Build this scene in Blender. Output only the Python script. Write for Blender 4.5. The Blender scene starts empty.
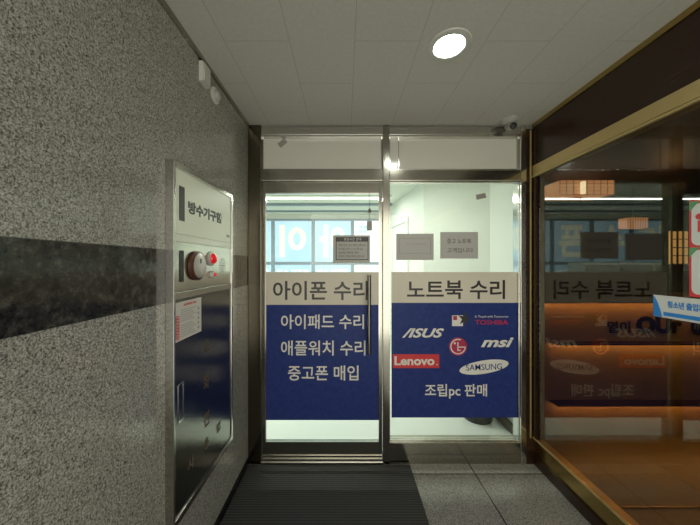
import bpy, bmesh, math
from mathutils import Vector, Matrix
C = bpy.context.scene.collection
F = 280.0; VX = 345.0; VY = 264.0; CZ = 1.475      # camera: focal in px, vanishing point, eye height
YF = 2.108                                         # shop front plane
XL = -0.715; XR = 1.38; H = 2.50                   # left wall, right glazing, ceiling height
def P(px, py, Y): return ((px-VX)*Y/F, CZ-(py-VY)*Y/F)

# ------------------------------------------------------------------ materials
def mat(name, col, rough=.5, metal=0, spec=.5, coat=0, emis=None, es=0, trans=0):
    m = bpy.data.materials.new(name); m.use_nodes = True
    b = m.node_tree.nodes['Principled BSDF']
    b.inputs['Base Color'].default_value = (*col, 1); b.inputs['Roughness'].default_value = rough
    b.inputs['Metallic'].default_value = metal; b.inputs['Specular IOR Level'].default_value = spec
    b.inputs['Coat Weight'].default_value = coat; b.inputs['Coat Roughness'].default_value = .05
    if emis: b.inputs['Emission Color'].default_value = (*emis, 1); b.inputs['Emission Strength'].default_value = es
    return m
def N(m, t): return m.node_tree.nodes.new(t)
def L(m, a, b): m.node_tree.links.new(a, b)
def bsdf(m): return m.node_tree.nodes['Principled BSDF']
def math_(m, op, a, b=None, c=None):
    n = N(m, 'ShaderNodeMath'); n.operation = op
    for i, v in enumerate((a, b, c)):
        if v is None: continue
        if isinstance(v, (int, float)): n.inputs[i].default_value = v
        else: L(m, v, n.inputs[i])
    return n.outputs[0]
def mixc(m, fac, a, b):
    n = N(m, 'ShaderNodeMix'); n.data_type = 'RGBA'
    for i, v in ((0, fac), (6, a), (7, b)):
        if isinstance(v, (int, float)): n.inputs[i].default_value = v
        elif isinstance(v, tuple): n.inputs[i].default_value = (*v, 1)
        else: L(m, v, n.inputs[i])
    return n.outputs[2]
def posn(m):
    g = N(m, 'ShaderNodeNewGeometry'); s = N(m, 'ShaderNodeSeparateXYZ'); L(m, g.outputs['Position'], s.inputs[0])
    return g.outputs['Position'], s.outputs[0], s.outputs[1], s.outputs[2]
def noise(m, vec, scale, det=3, rough=.6):
    n = N(m, 'ShaderNodeTexNoise'); n.inputs['Scale'].default_value = scale; n.inputs['Detail'].default_value = det
    n.inputs['Roughness'].default_value = rough; L(m, vec, n.inputs['Vector']); return n.outputs[0]
def ramp(m, fac, stops):
    r = N(m, 'ShaderNodeValToRGB'); e = r.color_ramp.elements
    while len(e) < len(stops): e.new(.5)
    for i, (p, c) in enumerate(stops): e[i].position = p; e[i].color = (*c, 1)
    L(m, fac, r.inputs[0]); return r.outputs[0]
def brick(m, u, v, w, h, mortar, off, freq=2):
    cb = N(m, 'ShaderNodeCombineXYZ'); L(m, u, cb.inputs[0]); L(m, v, cb.inputs[1])
    t = N(m, 'ShaderNodeTexBrick'); t.offset = off; t.offset_frequency = freq
    t.inputs['Scale'].default_value = 1; t.inputs['Mortar Size'].default_value = mortar
    t.inputs['Mortar Smooth'].default_value = 0; t.inputs['Brick Width'].default_value = w
    t.inputs['Row Height'].default_value = h; L(m, cb.outputs[0], t.inputs['Vector'])
    t.inputs['Color1'].default_value = (1, 1, 1, 1); t.inputs['Color2'].default_value = (.93, .93, .93, 1)
    t.inputs['Mortar'].default_value = (0, 0, 0, 1); return t.outputs['Color'], t.outputs['Fac']

def granite(name, band=True, light=1.0):
    m = mat(name, (.4, .4, .4), .14, 0, .5)
    p, x, y, z = posn(m)
    vo = N(m, 'ShaderNodeTexVoronoi'); vo.inputs['Scale'].default_value = 300; L(m, p, vo.inputs['Vector'])
    sc_ = N(m, 'ShaderNodeSeparateColor'); L(m, vo.outputs['Color'], sc_.inputs[0])
    n1 = math_(m, 'ADD', math_(m, 'MULTIPLY', sc_.outputs[0], .34), math_(m, 'MULTIPLY', noise(m, p, 150, 3, .7), .70)); n2 = noise(m, p, 330, 2, .5)
    base = ramp(m, n1, [(.33, (.09*light, .088*light, .078*light)), (.43, (.26*light, .255*light, .225*light)), (.56, (.40*light, .392*light, .352*light)), (.70, (.58*light, .57*light, .52*light))])
    fine = ramp(m, n2, [(.40, (.62, .62, .60)), (.6, (1.08, 1.08, 1.05))])
    mm = N(m, 'ShaderNodeMix'); mm.data_type = 'RGBA'; mm.blend_type = 'MULTIPLY'; mm.inputs[0].default_value = .8
    L(m, base, mm.inputs[6]); L(m, fine, mm.inputs[7]); col = mm.outputs[2]
    if band:
        n3 = noise(m, p, 38, 5, .75)
        dark = ramp(m, n3, [(.36, (.010, .010, .008)), (.52, (.032, .031, .024)), (.68, (.10, .096, .075))])
        lo = math_(m, 'GREATER_THAN', z, 1.318); hi = math_(m, 'LESS_THAN', z, 1.532)
        col = mixc(m, math_(m, 'MULTIPLY', lo, hi), col, dark)
        v = math_(m, 'ADD', z, -1.532+7.46)
        # joints: horizontal at 2.28, band edges; vertical every 0.9 m
        jz = math_(m, 'LESS_THAN', math_(m, 'ABSOLUTE', math_(m, 'SUBTRACT', z, 2.28)), .0012)
        jy = math_(m, 'LESS_THAN', math_(m, 'ABSOLUTE', math_(m, 'SUBTRACT', math_(m, 'FRACT', math_(m, 'DIVIDE', math_(m, 'SUBTRACT', y, .19), .9)), .5)), .0012)
        jb = math_(m, 'LESS_THAN', math_(m, 'ABSOLUTE', math_(m, 'SUBTRACT', z, 1.532)), .0015)
        j = math_(m, 'MAXIMUM', math_(m, 'MAXIMUM', jz, math_(m, 'MULTIPLY', jy, .25)), jb)
        col = mixc(m, math_(m, 'MULTIPLY', j, .7), col, (.05, .05, .045))
    else:
        c, f = brick(m, math_(m, 'ADD', x, 6-.914), math_(m, 'ADD', y, 6-1.967), .6, .6, .004, 0)
        col = mixc(m, f, col, (.03, .03, .028))
    L(m, col, bsdf(m).inputs['Base Color'])
    return m
M = {}
M['granite'] = granite('polished_granite')
M['granite'].node_tree.nodes['Principled BSDF'].inputs['Roughness'].default_value = .13
M['floor'] = granite('granite_floor', False, .9)
M['black'] = mat('black_stone', (.006, .006, .006), .25)
def ceil_mat():
    m = mat('ceiling_panel', (.5, .49, .44), .75)
    p, x, y, z = posn(m)
    c, f = brick(m, math_(m, 'ADD', y, 6-1.287+.3), math_(m, 'ADD', x, 6-.045), .6, .3, .0016, .5)
    n = noise(m, p, 60, 3, .6)
    base = ramp(m, n, [(.3, (.52, .505, .455)), (.7, (.57, .555, .50))])
    L(m, mixc(m, f, base, (.38, .37, .33)), bsdf(m).inputs['Base Color']); return m
M['ceiling'] = ceil_mat()
def brushed(name, col, rough, lo=.8):
    m = mat(name, col, rough, 1)
    p, x, y, z = posn(m)
    mp = N(m, 'ShaderNodeMapping'); mp.inputs['Scale'].default_value = (2, 2, 260); L(m, p, mp.inputs[0])
    n = noise(m, mp.outputs[0], 1.5, 3, .6)
    L(m, ramp(m, n, [(.3, tuple(c*lo for c in col)), (.7, col)]), bsdf(m).inputs['Base Color'])
    return m
M['steel'] = brushed('stainless_steel', (.40, .385, .33), .16, .85)
M['steel_dark_refl'] = brushed('steel_painted_reflection', (.16, .14, .10), .2, .85)  # stainless steel again, darkened so the colour carries the jamb's dark reflection
M['steel_bright'] = brushed('polished_steel', (.66, .65, .60), .12, .92)
M['cab_steel'] = brushed('cabinet_steel', (.54, .53, .48), .22, .85)
M['mirror_steel'] = brushed('mirror_steel', (.22, .215, .195), .2, .85)
M['brass'] = brushed('brass_trim', (.50, .36, .13), .2, .85)
M['gold'] = mat('gold_rail', (.55, .42, .18), .35, .5)
def wood(name, c1, c2, rough):
    m = mat(name, c1, rough)
    p, x, y, z = posn(m)
    mp = N(m, 'ShaderNodeMapping'); mp.inputs['Scale'].default_value = (3, 3, 40); L(m, p, mp.inputs[0])
    n = noise(m, mp.outputs[0], 2.2, 4, .6)
    L(m, ramp(m, n, [(.3, c1), (.7, c2)]), bsdf(m).inputs['Base Color']); return m
M['brown'] = wood('dark_brown_panel', (.018, .008, .004), (.036, .015, .006), .22)
M['counter'] = wood('counter_wood', (.23, .15, .06), (.31, .20, .085), .6)
M['rfloor'] = wood('warm_wood_floor', (.075, .055, .022), (.11, .08, .032), .35)
M['rwall'] = mat('dark_interior', (.05, .03, .02), .6)
M['shopwall'] = mat('shop_wall_paint', (.78, .82, .74), .6)
M['shopwall2'] = mat('partition_paint', (.78, .82, .74), .6)
M['shopceil'] = mat('shop_ceiling_paint', (.72, .76, .68), .7)
M['shopfloor'] = mat('shop_floor_vinyl', (.66, .70, .64), .25)
M['lampshop'] = mat('led_tube', (.9, .9, .9), .5, emis=(1, 1, .95), es=3)
M['lamp'] = mat('downlight_lens', (.9, .9, .9), .5, emis=(.95, 1, .93), es=46)
M['white'] = mat('white_plastic', (.55, .55, .49), .4)
M['acryl'] = mat('white_acrylic', (.90, .93, .76), .3, spec=.35)
M['vinyl_beige'] = mat('beige_vinyl', (.66, .61, .50), .5, spec=.2)
def blue_m():
    m = mat('blue_vinyl', (.03, .05, .22), .4, spec=.15)
    p, x, y, z = posn(m); n = noise(m, p, 35, 3)
    L(m, ramp(m, n, [(.3, (.020, .036, .155)), (.7, (.028, .048, .19))]), bsdf(m).inputs['Base Color']); return m
M['vinyl_blue'] = blue_m()
M['ink_white'] = mat('white_lettering', (.74, .72, .65), .5)
M['ink_dark'] = mat('dark_lettering', (.02, .017, .012), .4)
M['ink_grey'] = mat('grey_lettering', (.07, .065, .055), .5)
M['ink_brown'] = mat('worn_brown_lettering', (.09, .065, .03), .5)
M['red'] = mat('red_print', (.62, .03, .035), .4)
M['lgred'] = mat('crimson_print', (.42, .02, .07), .4)
M['paper'] = mat('paper', (.62, .60, .54), .6)
M['paper_grey'] = mat('grey_paper', (.42, .41, .375), .6)
M['paper_dim'] = mat('dim_print', (.33, .325, .30), .6)
M['tape'] = mat('grey_tape', (.26, .25, .21), .5)
M['redlamp'] = mat('red_lamp_lens', (.65, .012, .02), .12, coat=1, emis=(1, .02, .04), es=.25)
M['bellrim'] = mat('brown_bell_rim', (.085, .032, .018), .4)
M['bellface'] = mat('bell_face', (.50, .47, .42), .3, .3)
M['dark'] = mat('dark_slot', (.012, .012, .010), .4)
M['rubber'] = mat('black_rubber', (.02, .02, .02), .5)
def mat_rug():
    m = mat('ribbed_mat', (.035, .036, .032), .75)
    p, x, y, z = posn(m)
    s = math_(m, 'SINE', math_(m, 'MULTIPLY', y, 2*math.pi/.018)); s2 = math_(m, 'SINE', math_(m, 'MULTIPLY', x, 2*math.pi/.011))
    f = math_(m, 'ADD', math_(m, 'MULTIPLY', s, .4), math_(m, 'MULTIPLY', s2, .18))
    f = math_(m, 'ADD', f, .5)
    L(m, ramp(m, f, [(0, (.012, .0125, .011)), (1, (.062, .063, .056))]), bsdf(m).inputs['Base Color'])
    b = N(m, 'ShaderNodeBump'); b.inputs['Strength'].default_value = .5; b.inputs['Distance'].default_value = .003
    L(m, f, b.inputs['Height']); L(m, b.outputs[0], bsdf(m).inputs['Normal']); return m
M['rug'] = mat_rug()
def glass(name, tint, f0, rough=0.0):
    m = bpy.data.materials.new(name); m.use_nodes = True; nt = m.node_tree
    nt.nodes.remove(bsdf(m)); out = nt.nodes['Material Output']
    lw = N(m, 'ShaderNodeLayerWeight'); lw.inputs['Blend'].default_value = .5
    f = math_(m, 'MULTIPLY_ADD', math_(m, 'POWER', lw.outputs['Facing'], 4.5), 1-f0, f0)
    t = N(m, 'ShaderNodeBsdfTransparent'); t.inputs[0].default_value = (*tint, 1)
    g = N(m, 'ShaderNodeBsdfGlossy'); g.inputs['Roughness'].default_value = rough; g.inputs['Color'].default_value = (.95, .96, .94, 1)
    mx = N(m, 'ShaderNodeMixShader'); L(m, f, mx.inputs[0]); L(m, t.outputs[0], mx.inputs[1]); L(m, g.outputs[0], mx.inputs[2])
    L(m, mx.outputs[0], out.inputs['Surface']); return m
M['glass'] = glass('clear_glass', (.96, .98, .96), .035)
M['side_glass'] = glass('tinted_glass', (.64, .59, .50), .06)
M['frost'] = mat('frosted_film_glass', (.60, .58, .51), .12)
def window_mat():
    m = mat('blue_film_daylight', (.1, .15, .2), .4)
    p, x, y, z = posn(m); n = noise(m, p, 1.3, 2)
    c = ramp(m, n, [(.3, (.36, .60, .72)), (.7, (.46, .70, .80))])
    L(m, c, bsdf(m).inputs['Emission Color']); bsdf(m).inputs['Emission Strength'].default_value = 1.2; return m
M['bluewin'] = window_mat()
M['whitewin'] = mat('white_film_daylight', (.5, .5, .5), .5, emis=(.85, .95, .92), es=1.0)
M['creamletter'] = mat('cream_backlit_letter', (.5, .5, .4), .5, emis=(.78, .82, .62), es=.95)
M['winframe'] = mat('blue_grey_frame', (.20, .27, .32), .4)
M['led_warm'] = mat('warm_led', (.8, .5, .2), .5, emis=(1, .55, .20), es=20)
M['lantern'] = mat('warm_lantern_paper', (.6, .35, .18), .6, emis=(1, .50, .24), es=.7)
M['lantern2'] = mat('lit_grid_panel', (.6, .4, .15), .6, emis=(1, .62, .22), es=.75)
M['tube'] = mat('lantern_tube', (.8, .8, .7), .5, emis=(1, .93, .75), es=2.0)
M['sign_blue'] = mat('bright_blue_print', (.02, .22, .60), .4)
M['banner'] = mat('white_banner', (.62, .64, .60), .5)
M['green'] = mat('green_print', (.10, .30, .12), .5)

# ------------------------------------------------------------------ geometry
def box(bm, x0, x1, y0, y1, z0, z1, bev=0):
    x0, x1 = min(x0, x1), max(x0, x1); y0, y1 = min(y0, y1), max(y0, y1); z0, z1 = min(z0, z1), max(z0, z1)
    t = bmesh.new(); r = bmesh.ops.create_cube(t, size=1)
    for v in t.verts: v.co = Vector(((x0+x1)/2+v.co.x*(x1-x0), (y0+y1)/2+v.co.y*(y1-y0), (z0+z1)/2+v.co.z*(z1-z0)))
    if bev: bmesh.ops.bevel(t, geom=t.edges[:], offset=bev, segments=2, profile=.7, affect='EDGES')
    me = bpy.data.meshes.new('t'); t.to_mesh(me); t.free(); bm.from_mesh(me); bpy.data.meshes.remove(me); return bm
def B(*a, **k): return box(bmesh.new(), *a, **k)
def frame(u): # axes for a surface seen from: 'f' shop front, 'l' left wall, 'r' right glazing
    return {'f': (Vector((1,0,0)), Vector((0,0,1)), Vector((0,-1,0))),
            'b': (Vector((-1,0,0)), Vector((0,0,1)), Vector((0,1,0))),
            'l': (Vector((0,1,0)), Vector((0,0,1)), Vector((1,0,0))),
            'r': (Vector((0,-1,0)), Vector((0,0,1)), Vector((-1,0,0))),
            'c': (Vector((1,0,0)), Vector((0,1,0)), Vector((0,0,-1)))}[u]
def lathe(bm, c, ax, prof, n=32, sx=1, sy=1):
    """prof: list of (radius, height along normal). ax: frame key."""
    U, V, W = frame(ax); c = Vector(c); rings = []
    for r, h in prof:
        if r <= 1e-6: rings.append([bm.verts.new(c+W*h)])
        else: rings.append([bm.verts.new(c+U*r*sx*math.cos(2*math.pi*i/n)+V*r*sy*math.sin(2*math.pi*i/n)+W*h) for i in range(n)])
    for a, b in zip(rings, rings[1:]):
        for i in range(n):
            j = (i+1) % n
            if len(a) == 1 and len(b) == 1: continue
            if len(a) == 1: bm.faces.new((a[0], b[i], b[j]))
            elif len(b) == 1: bm.faces.new((a[i], b[0], a[j]))
            else: bm.faces.new((a[i], a[j], b[j], b[i]))
    bmesh.ops.recalc_face_normals(bm, faces=bm.faces[:]); return bm
def LA(*a, **k): return lathe(bmesh.new(), *a, **k)
def dome(r, h, k=7): return [(0, 0)] + [(r*math.cos(i*math.pi/2/k), h*math.sin(i*math.pi/2/k)) for i in range(k)] + [(0, h)]
def poly(pts, c, ax, t):
    """extruded outline: pts (u,v) relative to c"""
    U, V, W = frame(ax); c = Vector(c); bm = bmesh.new()
    a = [bm.verts.new(c+U*u+V*v) for u, v in pts]; b = [bm.verts.new(c+U*u+V*v+W*t) for u, v in pts]
    bm.faces.new(a[::-1]); bm.faces.new(b); n = len(pts)
    for i in range(n): bm.faces.new((a[i], a[(i+1) % n], b[(i+1) % n], b[i]))
    bmesh.ops.recalc_face_normals(bm, faces=bm.faces[:]); return bm
def text(body, ax, o, w, h, t=.0012, bold=.0, shear=0, mirror=False, rot=0, arc=None):
    """lettering fitted into a w x h rectangle whose lower left corner is o"""
    cu = bpy.data.curves.new('t', 'FONT'); cu.body = body; cu.size = 1; cu.offset = bold; cu.shear = shear; cu.extrude = .5
    cu.resolution_u = 3
    ob = bpy.data.objects.new('t', cu); C.objects.link(ob)
    dg = bpy.context.evaluated_depsgraph_get(); me = bpy.data.meshes.new_from_object(ob.evaluated_get(dg))
    bm = bmesh.new(); bm.from_mesh(me); bpy.data.meshes.remove(me); bpy.data.objects.remove(ob); bpy.data.curves.remove(cu)
    xs = [v.co.x for v in bm.verts]; ys = [v.co.y for v in bm.verts]
    x0, x1, y0, y1 = min(xs), max(xs), min(ys), max(ys)
    U, V, W = frame(ax); o = Vector(o); cr, sr = math.cos(rot), math.sin(rot)
    for v in bm.verts:
        u = (v.co.x-x0)/(x1-x0)*w; q = (v.co.y-y0)/(y1-y0)*h; z = (v.co.z+.5)*t
        if mirror: u = w-u
        du, dq = u-w/2, q-h/2
        v.co = o+U*(w/2+du*cr-dq*sr)+V*(h/2+du*sr+dq*cr)+W*z
    bmesh.ops.recalc_face_normals(bm, faces=bm.faces[:])
    return bm
def wpos(o):
    p = Vector(o.location)
    while o.parent: o = o.parent; p = p+Vector(o.location)
    return p
def obj(name, bm, m, parent=None, smooth=False):
    if parent is not None: org = wpos(parent); loc = Vector((0, 0, 0))
    else:
        lo = [min(v.co[i] for v in bm.verts) for i in range(3)]; hi = [max(v.co[i] for v in bm.verts) for i in range(3)]
        org = Vector(((lo[0]+hi[0])/2, (lo[1]+hi[1])/2, lo[2])); loc = org
    for v in bm.verts: v.co -= org
    me = bpy.data.meshes.new(name); bm.to_mesh(me); bm.free()
    me.materials.append(M[m])
    if smooth:
        for p in me.polygons: p.use_smooth = True
        try: me.set_sharp_from_angle(angle=math.radians(40))
        except Exception: pass
    o = bpy.data.objects.new(name, me); C.objects.link(o); o.location = loc
    if parent is not None: o.parent = parent
    return o
def tag(o, label=None, cat=None, group=None, kind=None):
    if label: o['label'] = label
    if cat: o['category'] = cat
    if group: o['group'] = group
    if kind: o['kind'] = kind
    return o
def thing(name, loc, label, cat, group=None):
    o = bpy.data.objects.new(name, None); C.objects.link(o); o.location = loc; o.empty_display_size = .05
    return tag(o, label, cat, group)
def struct(name, bm, m, label=None, parent=None):
    o = obj(name, bm, m, parent); o['kind'] = 'structure'
    if label: o['label'] = label
    return o
def sroot(name, loc, label):
    o = bpy.data.objects.new(name, None); C.objects.link(o); o.location = loc; o['kind'] = 'structure'; o['label'] = label; return o

# ------------------------------------------------------------------ corridor shell
YB = -1.6
struct('floor', B(XL, XR+.03, YB, 2.20, -.1, 0), 'floor', 'polished grey granite tile floor of the entrance passage')
struct('ceiling', B(XL, XR+.10, YB, 2.20, H, H+.1), 'ceiling', 'off-white panel ceiling over the entrance passage')
struct('wall_left', B(XL-.15, XL, YB, 2.20, 0, H), 'granite', 'speckled grey granite wall with a dark stone band')
struct('baseboard_left', B(XL, XL+.008, YB, 2.055, .001, .055), 'black', 'thin black skirting along the granite wall')
struct('trim_5', B(XL+.001, XL+.016, YB, 2.05, H-.022, H-.001), 'steel', 'thin dark strip between granite wall and ceiling')

# shop front steel framework
def fr(px0, px1, py0, py1, Y, d, bev=.002, bm=None):
    a = P(px0, py0, Y); b = P(px1, py1, Y)
    return box(bm or bmesh.new(), a[0], b[0], Y, Y+d, b[1], a[1], bev)
zT = P(0, 171, 2.06)[1]
def post(name, x0, x1, label, m='steel'):
    return struct(name, B(x0, x1, 2.06, 2.16, .001, H-.001, bev=.003), m, label)
xa = P(261, 0, 2.06)[0]; xb = P(383, 0, 2.06)[0]; xc = P(389.5, 0, 2.06)[0]; xd = P(521, 0, 2.06)[0]; xe = P(526.5, 0, 2.06)[0]
post('trim_1', XL+.001, xa, 'steel jamb between granite wall and glass door, dark reflection painted into its colour', 'steel_dark_refl')
post('trim_2', xb, xc, 'steel mullion between the glass door and the fixed window')
o = struct('trim_3', B(xd, xe, 2.06, 2.16, .001, H-.001, bev=.003), 'steel_bright', 'bright steel jamb at the right edge of the shop front')
bm = bmesh.new()
for x0, x1 in ((xa, xb), (xc, xd)):
    box(bm, x0, x1, 2.065, 2.16, P(0, 136.5, 2.065)[1], H-.012, .002)
    box(bm, x0, x1, 2.063, 2.075, P(0, 134.5, 2.065)[1], P(0, 133.5, 2.065)[1], .001)
struct('trim_4', bm, 'steel_bright', 'polished steel head rail under the ceiling')
bm = bmesh.new()
box(bm, xa, xb, 2.062, 2.16, P(0, 180.5, 2.062)[1], P(0, 169, 2.062)[1], .003)
box(bm, xc, xd, 2.062, 2.16, P(0, 180.5, 2.062)[1], P(0, 170, 2.062)[1], .003)
struct('trim_6', bm, 'steel', 'steel transom rail above the door and the window')
# transom lights
for n, x0, x1, lab in ((1, xa, xb, 'narrow beige frosted transom pane above the door'), (2, xc, xd, 'narrow beige frosted transom pane above the fixed window')):
    r = sroot('window_%d' % n, ((x0+x1)/2, 2.10, 2.18), lab)
    z0 = P(0, 169.5, 2.08)[1]; z1 = P(0, 136.5, 2.08)[1]
    struct('pane', B(x0+.002, x1-.002, 2.105, 2.113, z0, z1), 'frost', None, r)
    bm = bmesh.new()
    for a, b, c, d in ((x0, x0+.010, z0, z1), (x1-.010, x1, z0, z1), (x0+.010, x1-.010, z0, z0+.008), (x0+.010, x1-.010, z1-.008, z1)):
        box(bm, a, b, 2.088, 2.104, c, d, .001)
    if n == 2: box(bm, P(398.2, 0, 2.1)[0], P(399, 0, 2.1)[0], 2.1, 2.104, z0+.008, z1-.008)
    struct('window_frame', bm, 'steel_bright', None, r)
# door
dr = sroot('door_1', ((xa+xb)/2, 2.10, 0), 'glass shop door in a thin steel frame with blue lettering film')
dx0 = xa+.003; dx1 = xb-.003
zt = P(0, 181.7, 2.085)[1]; zg1 = P(0, 193, 2.085)[1]; zg0 = P(0, 442.5, 2.085)[1]; zb = P(0, 456, 2.085)[1]
bm = bmesh.new()
gl = P(265.2, 0, 2.085)[0]; gr = P(379.5, 0, 2.085)[0]
box(bm, dx0, gl, 2.085, 2.125, zb, zt, .002); box(bm, gr, dx1, 2.085, 2.125, zb, zt, .002)
box(bm, gl, gr, 2.085, 2.125, zg1, zt, .002); box(bm, gl, gr, 2.085, 2.125, zb, zg0, .002)
struct('door_frame', bm, 'steel', None, dr)
bm = bmesh.new(); w = .006
for a, b, c, d in ((gl, gl+w, zg0, zg1), (gr-w, gr, zg0, zg1), (gl+w, gr-w, zg0, zg0+w), (gl+w, gr-w, zg1-w, zg1)):
    box(bm, a, b, 2.083, 2.099, c, d, .001)
struct('glazing_bead', bm, 'steel_bright', None, dr)
struct('pane', B(gl+.001, gr-.001, 2.104, 2.112, zg0+.001, zg1-.001), 'glass', None, dr)
# handle (vertical bar with stand-offs)
hx = P(369.2, 0, 2.03)[0]; hz1 = P(0, 275, 2.03)[1]; hz0 = P(0, 354, 2.03)[1]
bm = bmesh.new(); lathe(bm, (hx, 2.03, hz0), 'c', [(0, 0), (.013, 0), (.013, hz0-hz1), (0, hz0-hz1)], 20)
h = struct('pull_handle', bm, 'mirror_steel', None, dr)
for z in (hz0+.09, hz1-.09):
    struct('handle_mount', LA((hx, 2.099, z), 'f', [(0, -.003), (.008, -.003), (.008, .062), (0, .062)], 14), 'steel', None, h)
# threshold under the door
bm = B(xa, xb, 2.058, 2.16, .001, zb-.006, bev=.002); box(bm, xa, xb, 2.050, 2.058, .001, .018, .002)
struct('trim_7', bm, 'steel_bright', 'worn steel threshold under the glass door')
# fixed window
fw = sroot('window_3', ((xc+xd)/2, 2.1, 0), 'large fixed shop window right of the door')
z0 = P(0, 441.5, 2.08)[1]; z1 = P(0, 181.5, 2.08)[1]
bm = bmesh.new(); box(bm, xc, xd, 2.065, 2.16, .001, z0, .003)
struct('sill_rail', bm, 'steel', None, fw)
bm = bmesh.new(); w = .006
for a, b, c, d in ((xc, xc+.008, z0, z1), (xd-w, xd, z0, z1), (xc+.008, xd-w, z0, z0+w), (xc+.008, xd-w, z1-.010, z1)):
    box(bm, a, b, 2.08, 2.099, c, d, .002)
box(bm, xc+.008, xd-w, 2.088, 2.099, z0+w+.006, z0+w+.012, .001)
struct('window_frame', bm, 'steel_bright', None, fw)
struct('pane', B(xc+.002, xd-.002, 2.104, 2.112, z0+.002, z1-.002), 'glass', None, fw)

# ------------------------------------------------------------------ film signs on the shop front
YS = 2.1035   # outside face of film
def fpanel(px0, px1, py0, py1, y=YS, t=.0012):
    a = P(px0, py0, y); b = P(px1, py1, y); return B(a[0], b[0], y-t, y, b[1], a[1])
def ftext(body, px0, px1, py0, py1, y=YS-.0012, **k):
    a = P(px0, py0, y); b = P(px1, py1, y); return text(body, 'f', (a[0], y, b[1]), b[0]-a[0], a[1]-b[1], **k)
def fc(px, py, y=YS-.0012): a = P(px, py, y); return (a[0], y, a[1])
SC = YS/F
s = thing('window_sign', (P(322, 0, YS)[0], YS, P(0, 420, YS)[1]), 'beige and blue lettered film sign filling the lower part of the glass door', 'sign')
tag(obj('header_panel', fpanel(266, 379, 272, 304.8), 'vinyl_beige', s), 'beige header strip')
tag(obj('film_panel', fpanel(266, 379, 304.8, 420), 'vinyl_blue', s), 'blue film')
tag(obj('lettering', ftext('아이폰 수리', 273, 368, 281, 300, bold=.018), 'ink_dark', s), 'dark header lettering')
tag(obj('lettering', ftext('아이패드 수리', 281, 364, 314.5, 329, bold=.012), 'ink_white', s), 'top line of white lettering')
tag(obj('lettering', ftext('애플워치 수리', 281, 365.5, 340.5, 355.5, bold=.012), 'ink_white', s), 'middle line of white lettering')
tag(obj('lettering', ftext('중고폰 매입', 288, 358.5, 365.5, 380.5, bold=.012), 'ink_white', s), 'bottom line of white lettering')

s = thing('window_sign', (P(455, 0, YS)[0], YS, P(0, 418, YS)[1]), 'beige and blue film sign with computer maker logos on the fixed window', 'sign')
tag(obj('header_panel', fpanel(391.5, 519.3, 272, 302.8), 'vinyl_beige', s), 'beige header strip')
tag(obj('film_panel', fpanel(391.5, 519.3, 302.8, 417.5), 'vinyl_blue', s), 'blue film')
tag(obj('lettering', ftext('노트북 수리', 407, 505, 280, 299, bold=.018), 'ink_dark', s), 'dark header lettering')
tag(obj('lettering', ftext('조립pc 판매', 425, 487, 384, 398.5, bold=.014), 'ink_white', s), 'bottom white lettering')
# ASUS (angular italic, gap through the A)
tag(obj('logo', ftext('/ISUS', 402, 444, 328.3, 337.6, bold=.03, shear=.35), 'ink_white', s), 'white angular wordmark')
tag(obj('logo', ftext('msi', 481, 513.5, 337.5, 347.2, bold=.03, shear=.35), 'ink_white', s), 'white slanted wordmark')
tag(obj('logo', ftext("In Touch with Tomorrow", 475, 508.3, 315.4, 317.6, bold=.0), 'ink_white', s), 'tiny white slogan')
tag(obj('logo', ftext('TOSHIBA', 475, 508.3, 319.8, 324.8, bold=.02), 'lgred', s), 'red wordmark')
r = tag(obj('logo', fpanel(392.8, 439.2, 354.2, 368, YS-.0012), 'red', s), 'red rectangular logo')
tag(obj('lettering', ftext('Lenovo', 394.5, 434.5, 356.3, 365.3, YS-.0024, bold=.03), 'ink_white', r), 'white lettering')
obj('dot', LA(fc(437, 364.6, YS-.0024), 'f', [(0, 0), (.005, 0), (.005, .001), (0, .001)], 12), 'ink_white', r)
# round logo
c = fc(458, 346.5); R = 9*SC
r = tag(obj('logo', LA(c, 'f', [(0, 0), (R, 0), (R, .0012), (0, .0012)], 40), 'lgred', s), 'crimson round face logo')
def ringarc(a0, a1, r0, r1, n=30):
    p = [(r1*math.cos(math.radians(a0+(a1-a0)*i/n)), r1*math.sin(math.radians(a0+(a1-a0)*i/n))) for i in range(n+1)]
    return p+[(r0*math.cos(math.radians(a0+(a1-a0)*i/n)), r0*math.sin(math.radians(a0+(a1-a0)*i/n))) for i in range(n, -1, -1)]
c2 = (c[0], c[1]-.0012, c[2])
def addbm(a, b):
    me = bpy.data.meshes.new('t'); b.to_mesh(me); b.free(); a.from_mesh(me); bpy.data.meshes.remove(me); return a
bm = poly(ringarc(68, 360, R*.74, R*.86), c2, 'f', .001)
addbm(bm, poly([(R*.08, 0), (R*.8, 0), (R*.8, -R*.12), (R*.08, -R*.12)], c2, 'f', .001))
addbm(bm, poly([(-R*.08, R*.48), (R*.04, R*.48), (R*.04, -R*.36), (R*.3, -R*.36), (R*.3, -R*.48), (-R*.08, -R*.48)], c2, 'f', .001))
addbm(bm, LA((c[0]-R*.36, c2[1], c[2]+R*.36), 'f', [(0, 0), (R*.12, 0), (R*.12, .001), (0, .001)], 14))
tag(obj('emblem', bm, 'ink_white', r), 'white ring and letter marks')
# oval logo
c = fc(484, 367); ta = math.radians(9)
pts = []
for i in range(48):
    a = 2*math.pi*i/48; u, v = 24.8*SC*math.cos(a), 6.6*SC*math.sin(a)
    pts.append((u*math.cos(ta)-v*math.sin(ta), u*math.sin(ta)+v*math.cos(ta)))
r = tag(obj('logo', poly(pts, c, 'f', .0012), 'ink_white', s), 'white tilted oval logo')
tag(obj('lettering', ftext('SAMSUNG', 466, 502, 364, 370, YS-.0024, bold=.002, rot=math.radians(2)), 'vinyl_blue', r), 'blue lettering')
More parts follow.
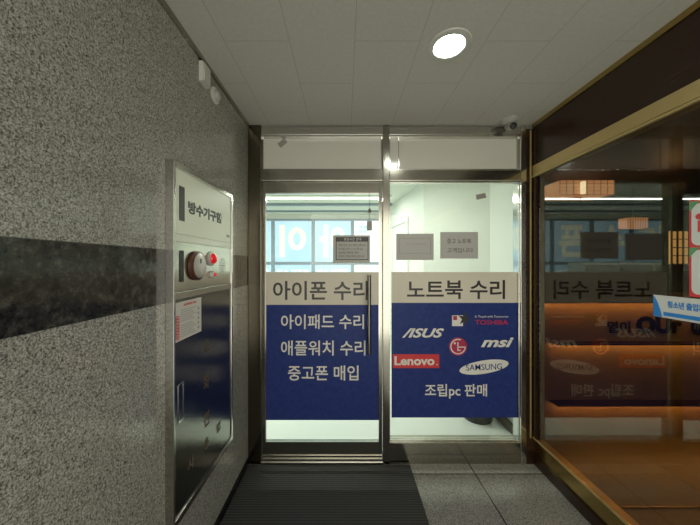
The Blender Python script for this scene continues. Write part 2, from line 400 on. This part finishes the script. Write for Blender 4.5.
# square and star logo
r = tag(obj('logo', fpanel(452, 462.8, 315.3, 326), 'ink_white', s), 'white square logo with dark star')
for v in r.data.vertices: v.co.y -= .0012
tag(obj('corner_mark', fpanel(453.2, 457, 316, 320, YS-.0024), 'lgred', r), 'red corner mark')
pts = []
for i in range(10):
    a = math.radians(82+36*i); q = (7.6 if i % 2 == 0 else 3.0)*SC; pts.append((q*math.cos(a)*.9, q*math.sin(a)))
tag(obj('star', poly(pts, fc(464.5, 318.8, YS-.0024), 'f', .001), 'ink_dark', r), 'dark star')

# notices
s = thing('notice', (P(351, 0, YS)[0], YS, P(0, 263, YS)[1]), 'small grey notice with black header taped to the door glass', 'notice')
obj('sheet', fpanel(333, 370, 235.3, 263), 'paper_grey', s)
bm = bmesh.new(); y = YS-.0012
for a, b, c, d in ((335.8, 336.6, 237, 260), (367.6, 368.4, 237, 260), (336.6, 367.6, 259.2, 260), (336, 368, 237, 241.6)): addbm(bm, fpanel(a, b, c, d, y))
tag(obj('border', bm, 'ink_dark', s), 'black border and header')
tag(obj('lettering', ftext('영업시간 안내', 344, 361, 237.8, 240.6, y-.0012), 'ink_white', s), 'white header lettering')
for k, (t_, x1) in enumerate((('평일 오전 10시 부터 오후 8시', 365.5), ('토요일 오전 11시 오후 6시', 363), ('일요일 공휴일 휴무', 359), ('방문전 전화 부탁드립니다', 364.5))):
    obj('lettering', ftext(t_, 338.5, x1, 244+k*3.7, 246.4+k*3.7, y, bold=.01), 'ink_grey', s)
s = thing('notice', (P(415, 0, YS)[0], YS, P(0, 260, YS)[1]), 'grey framed notice on the fixed window, the left of two beside the mullion', 'notice')
obj('sheet', fpanel(396.2, 433.6, 233.6, 260), 'paper_grey', s)
bm = bmesh.new()
for a, b, c, d in ((399, 431, 238.2, 238.9), (399, 399.7, 238.9, 253), (430.2, 431, 238.9, 253), (399, 431, 253, 253.7)): addbm(bm, fpanel(a, b, c, d, y))
tag(obj('border', bm, 'paper_dim', s), 'darker printed frame')
obj('lettering', ftext('부재시 연락주세요', 406, 426, 243, 245.5, y), 'paper_dim', s)
s = thing('notice', (P(459, 0, YS)[0], YS, P(0, 258.6, YS)[1]), 'plain grey two-line paper notice on the fixed window, the right of two', 'notice')
obj('sheet', fpanel(440.2, 478, 232, 258.6), 'paper_grey', s)
obj('lettering', ftext('중고 노트북', 447, 471, 238.7, 243.6, y), 'ink_grey', s)
obj('lettering', ftext('고객입니다', 447, 473, 248, 252.6, y), 'ink_grey', s)
# tape scraps
def scrap(px, py, w, h, a, label, m, y):
    c = fc(px, py, y); a = math.radians(a); pts = [(u*math.cos(a)-v*math.sin(a), u*math.sin(a)+v*math.cos(a)) for u, v in ((-w, -h), (w, -h*.9), (w*.96, h), (-w, h*.94))]
    tag(obj('tape_scrap', poly([(u*SC, v*SC) for u, v in pts], c, 'f', .001), m), label, 'tape')
scrap(282.5, 143, 4.6, 2.8, 38, 'grey scrap of tape on the transom pane above the door', 'tape', 2.1045)
scrap(481, 196.3, 5, 2.6, 12, 'grey-brown scrap of tape high on the fixed window', 'tape', YS)
# hanging bell and tag at the door
hb = thing('door_chime', (P(369.5, 0, 2.075)[0], 2.075, P(0, 230, 2.075)[1]), 'small brown bell and tag hanging on a cord inside the door frame', 'door chime')
def pc(px, py, y): a = P(px, py, y); return Vector((a[0], y, a[1]))
q = pc(369.5, 192, 2.072); e = pc(369.5, 222, 2.072)
obj('cord', LA((q.x, q.y, e.z), 'c', [(0, 0), (.0012, 0), (.0012, -(q.z-e.z)), (0, -(q.z-e.z))], 8), 'ink_brown', hb)
q = pc(369.5, 212.5, 2.072)
obj('bell', LA(q, 'c', [(0, 0), (.015, 0), (.0145, -.006), (.010, -.016), (.006, -.028), (0, -.03)], 18), 'ink_brown', hb, True)
a = P(366.9, 221, 2.072); b = P(372, 230.5, 2.072)
obj('hanging_tag', B(a[0], b[0], 2.066, 2.078, b[1], a[1], bev=.004), 'tape', hb)

# ------------------------------------------------------------------ hydrant cabinet on the left wall
XC = -.685; Y0, Y1 = 1.112, 1.697
ca = thing('fire_hydrant_cabinet', (XL, (Y0+Y1)/2, .408), 'tall steel fire hydrant cabinet set in the granite wall with a white lettered top', 'hydrant cabinet')
def cb(y0, y1, z0, z1, x0=XC, x1=None, bev=.001): return B(x0 if x1 is None else x0, x1 if x1 is not None else XC, y0, y1, z0, z1, bev=bev)
bm = bmesh.new(); w = .011; cz0, cz1 = .412, 1.892
box(bm, XL, XC+.006, Y0, Y0+w, cz0, cz1, .002); box(bm, XL, XC+.006, Y1-w*1.6, Y1, cz0, cz1, .002)
box(bm, XL, XC+.006, Y0+w, Y1-w*1.6, cz1-.022, cz1, .002); box(bm, XL, XC+.006, Y0+w, Y1-w*1.6, cz0, cz0+.028, .002)
obj('cabinet_frame', bm, 'cab_steel', ca)
ya, yb = Y0+w+.0008, Y1-w*1.6-.0008
up = tag(obj('upper_door', B(XL+.002, XC, ya, yb, 1.600, cz1-.023, bev=.0015), 'acryl', ca), 'white upper door with black lettering')
tag(obj('recessed_grip', B(XC-.001, XC+.002, 1.156, 1.194, 1.656, 1.80, bev=.001), 'dark', up), 'dark slot')
tag(obj('lettering', text('방수기구함', 'l', (XC, 1.222, 1.697), .334, .056, bold=.045), 'ink_dark', up), 'black lettering')
tag(obj('small_label', B(XC, XC+.001, 1.62, 1.655, 1.63, 1.645), 'paper_dim', up), 'tiny grey label')
tag(obj('divider_band', B(XL+.002, XC+.001, ya, yb, 1.568, 1.5985, bev=.001), 'acryl', ca), 'white band')
md = obj('alarm_panel', B(XL+.002, XC, ya, yb, 1.361, 1.5665, bev=.001), 'cab_steel', ca)
tag(obj('recessed_grip', B(XC-.001, XC+.002, 1.157, 1.188, 1.400, 1.532, bev=.001), 'dark', md), 'dark slot')
bl = obj('alarm_bell', LA((XC, 1.285, 1.467), 'l', [(0, 0), (.064, 0), (.067, .004), (.066, .014), (.060, .019), (0, .019)], 40), 'bellrim', ca, True)
bl['label'] = 'round brown-rimmed alarm call point'
tag(obj('bell_face', LA((XC+.019, 1.288, 1.467), 'l', [(0, 0), (.056, 0), (.052, .003), (.02, .005), (0, .005)], 36), 'bellface', bl, True), 'pale metal face')
bm = B(XC+.0235, XC+.026, 1.281, 1.287, 1.478, 1.498); tag(obj('face_slot', bm, 'dark', bl), 'dark slot')
tag(obj('key_plate', LA((XC+.0225, 1.290, 1.446), 'l', [(0, 0), (.011, 0), (.011, .003), (0, .003)], 20, sy=1.5), 'white', bl), 'white oval plate')
rl = tag(obj('indicator_lamp', LA((XC, 1.428, 1.502), 'l', [(0, 0), (.037, 0), (.037, .008), (.032, .012), (0, .012)], 32), 'white', ca, True), 'red lamp in chrome ring')
tag(obj('lamp_lens', LA((XC+.012, 1.428, 1.502), 'l', dome(.027, .020), 28), 'redlamp', rl, True), 'red domed lens')
sb = tag(obj('push_button', LA((XC, 1.437, 1.4215), 'l', [(0, 0), (.018, 0), (.017, .014), (.010, .016), (0, .016)], 24), 'white', ca, True), 'small chrome button with red tip')
tag(obj('button_tip', LA((XC+.016, 1.437, 1.4215), 'l', dome(.0095, .010), 16), 'redlamp', sb, True), 'red tip')
bm = bmesh.new()
for rr, n in ((0, 1), (.012, 6), (.024, 10), (.036, 14)):
    for i in range(n):
        a = 2*math.pi*i/max(n, 1); lathe(bm, (XC, 1.564+rr*math.cos(a), 1.467+rr*math.sin(a)), 'l', [(0, 0), (.0032, 0), (.0032, .0009), (0, .0009)], 8)
tag(obj('speaker_holes', bm, 'dark', ca), 'rings of small dark speaker holes')
tag(obj('middle_strip', B(XL+.002, XC+.004, ya, yb, 1.329, 1.3595, bev=.002), 'cab_steel', ca), 'bright steel strip')
ld = tag(obj('lower_door', B(XL+.002, XC, ya, yb, cz0+.029, 1.3275, bev=.0015), 'mirror_steel', ca), 'dark mirror steel door')
bm = bmesh.new()
for a, b, c, d in ((1.149, 1.154, .82, .976), (1.184, 1.189, .82, .976), (1.154, 1.184, .82, .825), (1.154, 1.184, .971, .976)): box(bm, XC-.001, XC+.003, a, b, c, d)
g = obj('recessed_grip', bm, 'steel_bright', ld)
tag(obj('grip_plate', B(XC-.001, XC+.0008, 1.1545, 1.1835, .8255, .9705), 'mirror_steel', g), 'dark recess plate')
for t_, yy, zz, w_, h_ in (('소', 1.384, 1.072, .055, .06), ('화', 1.384, .893, .055, .075), ('전', 1.384, .709, .055, .07), ('사', 1.245, .59, .045, .055), ('용', 1.384, .59, .045, .055), ('법', 1.517, .595, .045, .055)):
    tag(obj('lettering', text(t_, 'l', (XC, yy-w_/2, zz-h_/2), w_, h_, bold=.02), 'ink_brown', ld), 'worn brown letter')
ns = thing('paper_label', (XC, 1.23, 1.155), 'white instruction sheet with red edge stuck on the steel cabinet door', 'label')
obj('sheet', B(XC, XC+.0012, 1.127, 1.333, 1.156, 1.317), 'paper', ns)
xs_ = XC+.0012
bm = bmesh.new()
for a, b, c, d in ((1.134, 1.137, 1.165, 1.262), (1.152, 1.155, 1.165, 1.262), (1.137, 1.152, 1.165, 1.168), (1.137, 1.152, 1.259, 1.262)): box(bm, xs_, xs_+.0008, a, b, c, d)
for k in range(7): box(bm, xs_, xs_+.0008, 1.140, 1.149, 1.171+k*.0125, 1.178+k*.0125)
tag(obj('side_strip', bm, 'red', ns), 'red printed side strip')
tag(obj('heading', text('사용방법 안내', 'l', (xs_, 1.185, 1.296), .10, .011, t=.0008, bold=.02), 'red', ns), 'red heading')
bm = bmesh.new()
for k in range(13):
    if k == 6: continue
    box(bm, xs_, xs_+.0006, 1.165, 1.285-(k % 3)*.015, 1.170+k*.0092, 1.1725+k*.0092)
for k in range(5): box(bm, xs_, xs_+.0006, 1.300, 1.312, 1.175+k*.022, 1.187+k*.022)
tag(obj('print_lines', bm, 'paper_dim', ns), 'lines of grey print')
# wall fittings near the ceiling
e = thing('emergency_light', (XL, 1.40, 2.37), 'small white rectangular box high on the granite wall near the ceiling', 'emergency light')
obj('housing', B(XL, XL+.022, 1.367, 1.437, 2.372, 2.470, bev=.004), 'white', e)
tag(obj('cover', B(XL+.022, XL+.028, 1.372, 1.432, 2.378, 2.464, bev=.003), 'white', e), 'raised front cover')
d = thing('round_detector', (XL, 1.53, 2.36), 'round translucent fitting on the granite wall beside the white box', 'detector')
obj('base', LA((XL, 1.53, 2.395), 'l', [(0, 0), (.042, 0), (.042, .008), (.036, .014), (0, .014)], 32), 'white', d, True)
obj('dome', LA((XL+.014, 1.53, 2.395), 'l', dome(.028, .018), 28), 'paper_grey', d, True)

# ------------------------------------------------------------------ downlight, security camera, mat
lx, ly = .487, 1.31
dl = thing('ceiling_downlight', (lx, ly, H), 'bright round downlight recessed in the passage ceiling', 'ceiling light')
obj('trim_ring', LA((lx, ly, H), 'c', [(.066, 0), (.098, 0), (.096, .006), (.072, .010), (.066, .004), (.066, 0)], 48), 'white', dl, True)
obj('diffuser', LA((lx, ly, H), 'c', [(0, 0), (.0655, 0), (.0655, .003), (.05, .006), (0, .007)], 40), 'lamp', dl, True)
cc = thing('security_camera', (1.17, 2.0, H-.09), 'small dome security camera on the ceiling at the top right of the shop front', 'security camera')
obj('mount_base', LA((1.165, 1.985, H), 'c', [(0, 0), (.056, 0), (.056, .012), (.040, .030), (.03, .034), (0, .034)], 32), 'paper_grey', cc, True)
bm = bmesh.new(); bmesh.ops.create_uvsphere(bm, u_segments=24, v_segments=16, radius=.034)
bmesh.ops.translate(bm, verts=bm.verts, vec=(1.17, 1.985, H-.052))
obj('camera_ball', bm, 'tape', cc, True)
bm = bmesh.new(); lathe(bm, (1.175, 1.958, H-.060), 'f', [(0, 0), (.024, 0), (.022, .012), (.012, .018), (0, .019)], 24)
tag(obj('lens', bm, 'rubber', cc, True), 'dark lens')
bm = B(XL+.012, .475, -.6, 2.046, .001, .010, bev=.002)
tag(obj('entrance_mat', bm, 'rug'), 'dark charcoal ribbed entrance mat on the floor before the glass door', 'mat')

# ------------------------------------------------------------------ right-hand glazing of the restaurant
XT = XR+.06
struct('wall_right', B(XR, XT+.04, YB, 2.16, 2.195, H-.031), 'brown', 'dark brown lintel panel above the side glazing')
struct('trim_8', B(XR-.008, XT, YB, 2.055, H-.030, H-.001), 'brass', 'thin brass strip along the ceiling edge')
bm = B(XR-.004, XT, YB, 2.055, 2.126, 2.194, bev=.002); box(bm, XR+.004, XT, YB, 2.055, 2.120, 2.126); box(bm, XR-.012, XT, YB, 2.055, 2.108, 2.120, .002)
struct('trim_9', bm, 'gold', 'wide gold rail above the side glazing')
gb = sroot('window_4', (XR, .3, 0), 'floor to ceiling tinted glazing of the neighbouring restaurant')
struct('sill_rail', B(XR+.024, XT, YB, 2.055, .001, .194, bev=.002), 'brass', None, gb)
struct('sill_edge', B(XR-.002, XT-.01, YB, 2.055, .195, .210, bev=.002), 'gold', None, gb)
struct('sill_groove', B(XR+.010, XR+.0235, YB, 2.055, .001, .070, bev=.001), 'brown', None, gb)
struct('pane', B(XR+.003, XR+.009, YB, 2.007, .2105, 2.1075), 'side_glass', None, gb)
bm = B(xe+.001, XT, 2.062, 2.16, .001, H-.031)
box(bm, XR-.001, XR+.022, 2.008, 2.0545, .2105, 2.1075)
struct('trim_10', bm, 'brown', 'dark brown corner post between shop front and side glazing')
gx = P(531.3, 0, 2.052)[0]
struct('trim_11', B(gx-.005, gx+.004, 2.0565, 2.0615, .195, H-.04), 'gold', 'thin vertical gold strip on the corner post')

# banner and poster on the side glazing (outside face)
xg = XR+.0025
def rY(px): return xg*F/(px-VX)
bn = thing('banner_sticker', (xg, 1.0, 1.24), 'white and blue lettered banner strip stuck low on the tinted side glass', 'banner')
yl = rY(653.8); yr = .66
obj('banner_sheet', B(xg-.0015, xg, yr, yl, 1.243, 1.338), 'banner', bn)
pts = [(0, 0), (.034, 0), (.028, .03), (.018, .06), (.006, .085), (0, .090)]
tag(obj('corner_swoosh', poly(pts, (xg-.0015, yl, 1.244), 'r', .0008), 'sign_blue', bn), 'blue corner swoosh')
tag(obj('lettering', text('청소년 출입제한', 'r', (xg-.0015, rY(668), 1.288), .145, .030, t=.001, bold=.03), 'sign_blue', bn), 'blue lettering')
tag(obj('stripe', B(xg-.0025, xg-.0015, yr+.01, rY(664), 1.252, 1.268), 'sign_blue', bn), 'blue stripe')
ps = thing('menu_poster', (xg, 1.0, 1.35), 'red bordered white poster on the side glass above the banner', 'poster')
yl = rY(689.6); yr = .80
obj('poster_sheet', B(xg-.0015, xg, yr, yl, 1.345, 1.727), 'red', ps)
for a, b in ((1.548, 1.712), (1.355, 1.530)):
    r_ = .022; u0, u1 = .008, yl-yr-.01; pts = []
    for cx_, cy_, s0 in ((u1-r_, b-r_, 0), (u0+r_, b-r_, 90), (u0+r_, a+r_, 180), (u1-r_, a+r_, 270)):
        for i in range(7): t_ = math.radians(s0+15*i); pts.append((cx_+r_*math.cos(t_), cy_+r_*math.sin(t_)))
    tag(obj('white_panel', poly(pts, (xg-.0015, yl, 0), 'r', .0008), 'banner', ps), 'white rounded panel')
    tag(obj('corner_mark', poly([(.002, b+.010), (.034, b+.010), (.002, b-.028)], (xg-.0024, yl, 0), 'r', .0008), 'green', ps), 'green corner mark')
tag(obj('print_mark', B(xg-.0032, xg-.0024, yl-.10, yl-.028, 1.60, 1.645), 'red', ps), 'red printed block')
tag(obj('print_mark', LA((xg-.0024, yl-.033, 1.66), 'r', [(0, 0), (.012, 0), (.012, .0008), (0, .0008)], 16), 'red', ps), 'red printed dot')

# ------------------------------------------------------------------ restaurant interior
RX0, RX1, RY1 = XT+.10, 6.6, 5.4
struct('floor_2', B(XR+.03, RX1, YB, RY1, -.1, -.0005), 'rfloor', 'brown wooden floor of the restaurant')
struct('ceiling_2', B(XT+.041, RX1, YB, RY1, 2.72, 2.8), 'rwall', 'dark restaurant ceiling')
struct('wall_restaurant_back', B(RX0, RX1, RY1, RY1+.1, 0, 2.72), 'rwall', 'dark back wall of the restaurant')
struct('wall_restaurant_right', B(RX1, RX1+.1, YB, RY1+.1, 0, 2.72), 'rwall', 'dark right wall of the restaurant')
struct('wall_restaurant_front', B(XT+.041, RX1, YB-.1, YB, 0, 2.72), 'rwall', 'dark front wall of the restaurant')
CY = 2.42
ct = thing('restaurant_counter', (3.4, CY+.3, 0), 'brown wooden counter with warm lit ledges behind the tinted glass', 'counter')
obj('counter_body', B(1.66, 5.2, CY, CY+.6, 0, 1.149), 'counter', ct)
obj('counter_top', B(1.56, 5.25, CY-.10, CY+.62, 1.150, 1.168, bev=.003), 'brown', ct)
for z, x0 in ((.800, 1.76), (.292, 1.76)):
    obj('ledge', B(x0, 5.2, CY-.10, CY-.001, z, z+.010, bev=.002), 'brown', ct)
for z, x0, hh in ((1.1482, 1.68, .0015), (.7982, 1.78, .0015), (.2902, 1.78, .0015)):
    tag(obj('led_strip', B(x0, 5.1, CY-.065, CY-.035, z, z+hh), 'led_warm', ct), 'warm glowing strip')
def ctext(b, px0, px1, py0, py1, **k):
    a = P(px0, py0, CY-.001); c = P(px1, py1, CY-.001); return text(b, 'f', (a[0], CY-.0005, c[1]), c[0]-a[0], a[1]-c[1], **k)
tag(obj('lettering', ctext('열이', 607, 630, 321, 333, t=.004, bold=.02), 'dark', ct), 'small black lettering')
tag(obj('lettering', ctext('OUr', 636, 682, 316, 333.5, t=.004, bold=.06), 'dark', ct), 'large black lettering')
tag(obj('lettering', ctext('0', 691, 705, 319, 335, t=.004, bold=.06), 'dark', ct), 'large black round letter')
tag(obj('floor_strip', B(1.56, 3.2, 1.69, 1.70, -.0003, .006), 'brass'), 'thin brass strip laid across the restaurant floor', 'floor strip')
def lantern(x, y, z, w, h, lab):
    l = thing('pendant_lantern', (x, y, z-h/2), lab, 'lantern', None)
    obj('lamp_shade', B(x-w/2, x+w/2, y-w/4, y+w/4, z-h/2, z+h/2, bev=.01), 'lantern', l)
    bm = bmesh.new()
    for k in range(9): box(bm, x-w/2-.004+k*(w+.002)/8, x-w/2+.002+k*(w+.002)/8, y-w/4-.006, y-w/4-.001, z-h/2, z+h/2)
    for k in range(5): box(bm, x-w/2, x+w/2, y-w/4-.006, y-w/4-.001, z-h/2+k*h/4-.002, z-h/2+k*h/4+.002)
    tag(obj('lattice', bm, 'counter', l), 'brown fine lattice')
    obj('hanging_rod', B(x-.006, x+.006, y-.006, y+.006, z+h/2+.0005, 2.7195), 'dark', l)
    return l
a = P(581.5, 189, 4.0); l = lantern(a[0], 4.1, a[1], .76, .20, 'wide orange lattice lantern hanging behind the side glass near the corner post')
tag(obj('lamp_tube', LA((a[0]-.08, 3.88, a[1]-.10), 'c', [(0, 0), (.03, 0), (.03, -.17), (0, -.17)], 16), 'tube', l), 'white glowing tube')
a = P(639, 222.5, 4.6); lantern(a[0], 4.7, a[1], .33, .17, 'small orange lantern hanging deeper in the restaurant')
gp = thing('lit_lattice_panel', (4.95, 4.02, 0), 'small warm lit lattice cabinet beyond the counter next to the poster', 'cabinet')
a = P(671, 231, 4.0); b = P(700, 264, 4.0)
obj('light_box', B(a[0], b[0], 4.0, 4.03, b[1], a[1]), 'lantern2', gp)
bm = bmesh.new()
for k in range(6): x = a[0]+(b[0]-a[0])*k/5; box(bm, x-.008, x+.008, 3.985, 3.999, b[1], a[1])
for k in range(5): z = b[1]+(a[1]-b[1])*k/4; box(bm, a[0], b[0], 3.985, 3.999, z-.006, z+.006)
tag(obj('lattice', bm, 'rwall', gp), 'dark lattice bars')
tag(obj('cabinet_base', B(a[0]-.05, b[0]+.05, 3.98, 4.3, 0, b[1]-.01, bev=.005), 'rwall', gp), 'dark lower cabinet')

# ------------------------------------------------------------------ shop interior
SX0, SX1, SY1 = -5.0, XT+.06, 5.80
struct('floor_3', B(SX0, SX1, 2.20, SY1, -.1, 0), 'shopfloor', 'pale glossy shop floor')
struct('ceiling_3', B(SX0, SX1, 2.20, SY1, H+.0, H+.1), 'shopceil', 'pale shop ceiling')
struct('wall_shop_left', B(SX0-.1, SX0, 2.16, SY1, 0, H), 'shopwall')
struct('wall_shop_right', B(SX1, RX0-.001, 2.16, SY1, 0, H+.2), 'shopwall', 'white wall on the right of the shop')
struct('wall_shop_front', B(SX0, XL-.151, 2.16, 2.20, 0, H), 'shopwall')
struct('baseboard_right', B(SX1-.06, SX1-.001, 2.22, 2.88, .001, .05), 'ink_grey', 'dark skirting in the shop')
# partition: angled box
def prism(pts, z0, z1):
    bm = bmesh.new(); a = [bm.verts.new((x, y, z0)) for x, y in pts]; b = [bm.verts.new((x, y, z1)) for x, y in pts]
    bm.faces.new(a[::-1]); bm.faces.new(b); n = len(pts)
    for i in range(n): bm.faces.new((a[i], a[(i+1) % n], b[(i+1) % n], b[i]))
    bmesh.ops.recalc_face_normals(bm, faces=bm.faces[:]); return bm
struct('wall_partition', prism([(.80, 5.78), (.80, 5.0), (.98, 3.5), (SX1-.001, 2.9), (SX1-.001, 5.78)], .001, H-.001), 'shopwall2', 'white angled partition inside the shop')
dd = sroot('door_2', (.93, 3.4, 0), 'white inner door frame on the partition')
bm = bmesh.new()
def along(t): return (.80+(.98-.80)*t, 5.0+(3.5-5.0)*t)
for t0, t1 in ((.08, .12), (.62, .66)):
    p0, p1 = along(t0), along(t1); addbm(bm, prism([(p0[0]-.03, p0[1]), (p1[0]-.03, p1[1]), (p1[0]-.002, p1[1]), (p0[0]-.002, p0[1])], 0, 2.1))
p0, p1 = along(.08), along(.66); addbm(bm, prism([(p0[0]-.03, p0[1]), (p1[0]-.03, p1[1]), (p1[0]-.002, p1[1]), (p0[0]-.002, p0[1])], 2.1, 2.16))
struct('door_frame', bm, 'shopceil', None, dd)
# back wall with ribbon window
YW = 5.75
wt = P(0, 219, YW)[1]; wm1 = P(0, 261.8, YW)[1]; wm0 = P(0, 264.8, YW)[1]; wl = .75
edges = [392, 352.5, 313.3, 273.2, 233.7, 194, 154.5]
xs = [P(p, 0, YW)[0] for p in edges]
bm = B(SX0, SX1, SY1-.02, SY1+.1, 0, wl); box(bm, SX0, SX1, SY1-.02, SY1+.1, wt, H); box(bm, SX0, xs[-1], SY1-.02, SY1+.1, wl, wt); box(bm, xs[0], SX1, SY1-.02, SY1+.1, wl, wt)
struct('wall_back', bm, 'shopwall', 'rear wall of the shop around the ribbon window')
wn = 5
for i in range(6):
    xr_, xl_ = xs[i], xs[i+1]
    w_ = sroot('window_%d' % wn, ((xr_+xl_)/2, YW, wl), ['white filmed pane of the rear window nearest the partition', 'blue filmed rear window pane seen behind the door notice', 'blue filmed rear window pane seen left of centre in the door', 'blue filmed rear window pane at the left edge of the door', 'blue filmed rear window pane hidden beyond the granite wall', 'last blue filmed rear window pane'][i]); wn += 1
    bm = bmesh.new(); f_ = .035
    box(bm, xl_, xl_+f_, YW-.03, YW+.02, wl, wt); box(bm, xr_-f_, xr_, YW-.03, YW+.02, wl, wt)
    for a, b in ((wt-.04, wt), (wm0, wm1), (wl, wl+.04)): box(bm, xl_+f_, xr_-f_, YW-.03, YW+.02, a, b)
    struct('window_frame', bm, 'winframe', None, w_)
    struct('pane', B(xl_+f_, xr_-f_, YW, YW+.01, wm1, wt-.04), 'whitewin' if i == 0 else 'bluewin', None, w_)
    struct('pane', B(xl_+f_, xr_-f_, YW, YW+.01, wl+.04, wm0), 'whitewin' if i == 0 else 'bluewin', None, w_)
# backlit characters, seen mirrored from inside
ch = ['아', '이', '폰', '수', '리']
labs = ['large cream character cut by the door notice on a blue rear pane', 'large cream character of bar and ring on a blue rear pane', 'large cream character on the third blue rear pane', 'large cream character on the fourth blue rear pane', 'large cream character on the last blue rear pane']
for i in range(5):
    xr_, xl_ = xs[i+1]-.15, xs[i+2]+.13; zz0 = P(0, 257, YW)[1]; zz1 = P(0, 225, YW)[1]
    tag(obj('window_lettering', text(ch[i], 'f', (xl_, YW-.001, zz0), xr_-xl_, zz1-zz0, t=.004, bold=.035, mirror=True), 'creamletter'), labs[i], 'lettering', 'mirrored characters on the rear window')
    tag(obj('window_caption', text('컴퓨터 수리', 'f', (xs[i+2]+.09, YW-.001, wm0-.24), xs[i+1]-xs[i+2]-.18, .15, t=.004, bold=.03, mirror=True), 'whitewin'), ['small pale caption line on the lower blue pane behind the notice', 'small pale caption line on the lower blue pane in the door middle', 'small pale caption line on the third lower blue pane', 'small pale caption line on the fourth lower blue pane', 'small pale caption line on the last lower blue pane'][i], 'lettering', 'caption lines on the rear window')
sh = thing('notice', (xs[0]-.3, YW, 1.9), 'pale sheet with blue squares on the white rear pane beyond the chime', 'notice')
a = P(357, 223, YW-.002)
obj('sheet', B(a[0], a[0]+.36, YW-.003, YW-.001, a[1]-.32, a[1]), 'whitewin', sh)
bm = bmesh.new()
for dx in (.04, .13):
    for dz in (.05, .14): box(bm, a[0]+dx, a[0]+dx+.07, YW-.006, YW-.003, a[1]-dz-.07, a[1]-dz)
tag(obj('print_mark', bm, 'bluewin', sh), 'blue printed squares')
bm = bmesh.new()
for k in range(9): box(bm, xs[1]+.06+(k % 3)*.05, xs[1]+.35+(k % 4)*.09, YW-.006, YW-.001, 1.60+k*.055, 1.607+k*.055)
tag(obj('print_lines', bm, 'bluewin', sh), 'thin pale blue print lines')
# ceiling lights and ribs
for i, (y, lab) in enumerate(((4.22, 'long bright tube light on the shop ceiling, the nearer one'), (3.0, 'long bright tube light on the shop ceiling just behind the shop front'))):
    t = thing('tube_light', (-1.9, y, H-.05), lab, 'ceiling light', 'long tube lights of the shop')
    obj('housing', B(-4.6, .70, y-.05, y+.05, H-.022, H-.0005, bev=.003), 'shopceil', t)
    obj('tube', B(-4.58, .68, y-.012, y+.012, H-.045, H-.0225, bev=.006), 'lampshop', t)
struct('trim_12', B(SX0, .79, 4.72, 4.80, H-.035, H-.0005), 'winframe', 'grey rail along the shop ceiling')
struct('trim_13', B(SX0, .79, 5.35, 5.40, H-.03, H-.0005), 'winframe', 'second grey rail along the shop ceiling')
# storage cabinets beside the rear windows (show in the tinted glass)
def cabinet(x):
    k = thing('storage_cabinet', (x, 5.3, 0), 'pale storage cabinet standing in the row under the rear window', 'cabinet', 'storage cabinets along the rear of the shop')
    obj('body', B(x-.30, x+.30, 5.15, 5.55, 0, 1.50, bev=.004), 'shopwall2', k)
    d_ = obj('cabinet_door', B(x-.29, x-.005, 5.13, 5.149, .05, 1.46, bev=.003), 'paper_grey', k)
    d2 = obj('cabinet_door', B(x+.005, x+.29, 5.13, 5.149, .05, 1.46, bev=.003), 'paper_grey', k)
    return k
for i in range(4): cabinet(-1.95-.64*i)
# bin near the right wall
bn_ = thing('waste_bin', (1.27, 2.70, 0), 'black round waste bin on the pale floor behind the fixed window', 'waste bin')
obj('bin_body', LA((1.27, 2.69, 0), 'c', [(0, 0), (.125, 0), (.13, -.01), (.16, -.30), (.15, -.30), (.12, -.012), (0, -.012)], 40), 'rubber', bn_, True)
obj('bin_rim', LA((1.27, 2.69, .30), 'c', [(.148, 0), (.168, 0), (.170, -.008), (.168, -.014), (.148, -.014), (.148, 0)], 40), 'ink_grey', bn_, True)

# ------------------------------------------------------------------ light
def area(name, loc, rot, sx, sy, e, col):
    l = bpy.data.lights.new(name, 'AREA'); l.shape = 'RECTANGLE'; l.size = sx; l.size_y = sy; l.energy = e; l.color = col
    o = bpy.data.objects.new(name, l); C.objects.link(o); o.location = loc; o.rotation_euler = rot; return o
area('shop_light', (-1.9, 4.22, H-.047), (0, 0, 0), 5.0, .04, 60, (1, 1, .94))
area('shop_light', (-1.0, 3.0, H-.06), (0, 0, 0), 3.2, .1, 38, (1, 1, .94))
l = bpy.data.lights.new('downlight', 'SPOT'); l.energy = 13; l.spot_size = math.radians(150); l.spot_blend = .9; l.shadow_soft_size = .05; l.color = (1, .96, .84)
o = bpy.data.objects.new('downlight', l); C.objects.link(o); o.location = (lx, ly, H-.02)
for x, y, e in ((2.6, 1.9, 2.2), (4.2, 3.6, 4)):
    l = bpy.data.lights.new('restaurant_lamp', 'POINT'); l.energy = e; l.color = (1, .62, .3); l.shadow_soft_size = .12
    o = bpy.data.objects.new('restaurant_lamp', l); C.objects.link(o); o.location = (x, y, 2.45)
w = bpy.data.worlds.new('World'); bpy.context.scene.world = w; w.use_nodes = True
w.node_tree.nodes['Background'].inputs[0].default_value = (1, .98, .87, 1); w.node_tree.nodes['Background'].inputs[1].default_value = 3.2

# ------------------------------------------------------------------ camera
cam = bpy.data.cameras.new('Camera'); cam.sensor_width = 36; cam.lens = F*36/700; cam.clip_start = .02
cam.shift_x = (350-VX)/700; cam.shift_y = (VY-262.5)/700
co = bpy.data.objects.new('Camera', cam); C.objects.link(co); co.location = (0, 0, CZ); co.rotation_euler = (math.radians(90), 0, 0)
s = bpy.context.scene; s.camera = co
s.view_settings.view_transform = 'Standard'; s.view_settings.look = 'None'; s.view_settings.gamma = 1; s.view_settings.exposure = 0
s.view_settings.use_curve_mapping = False
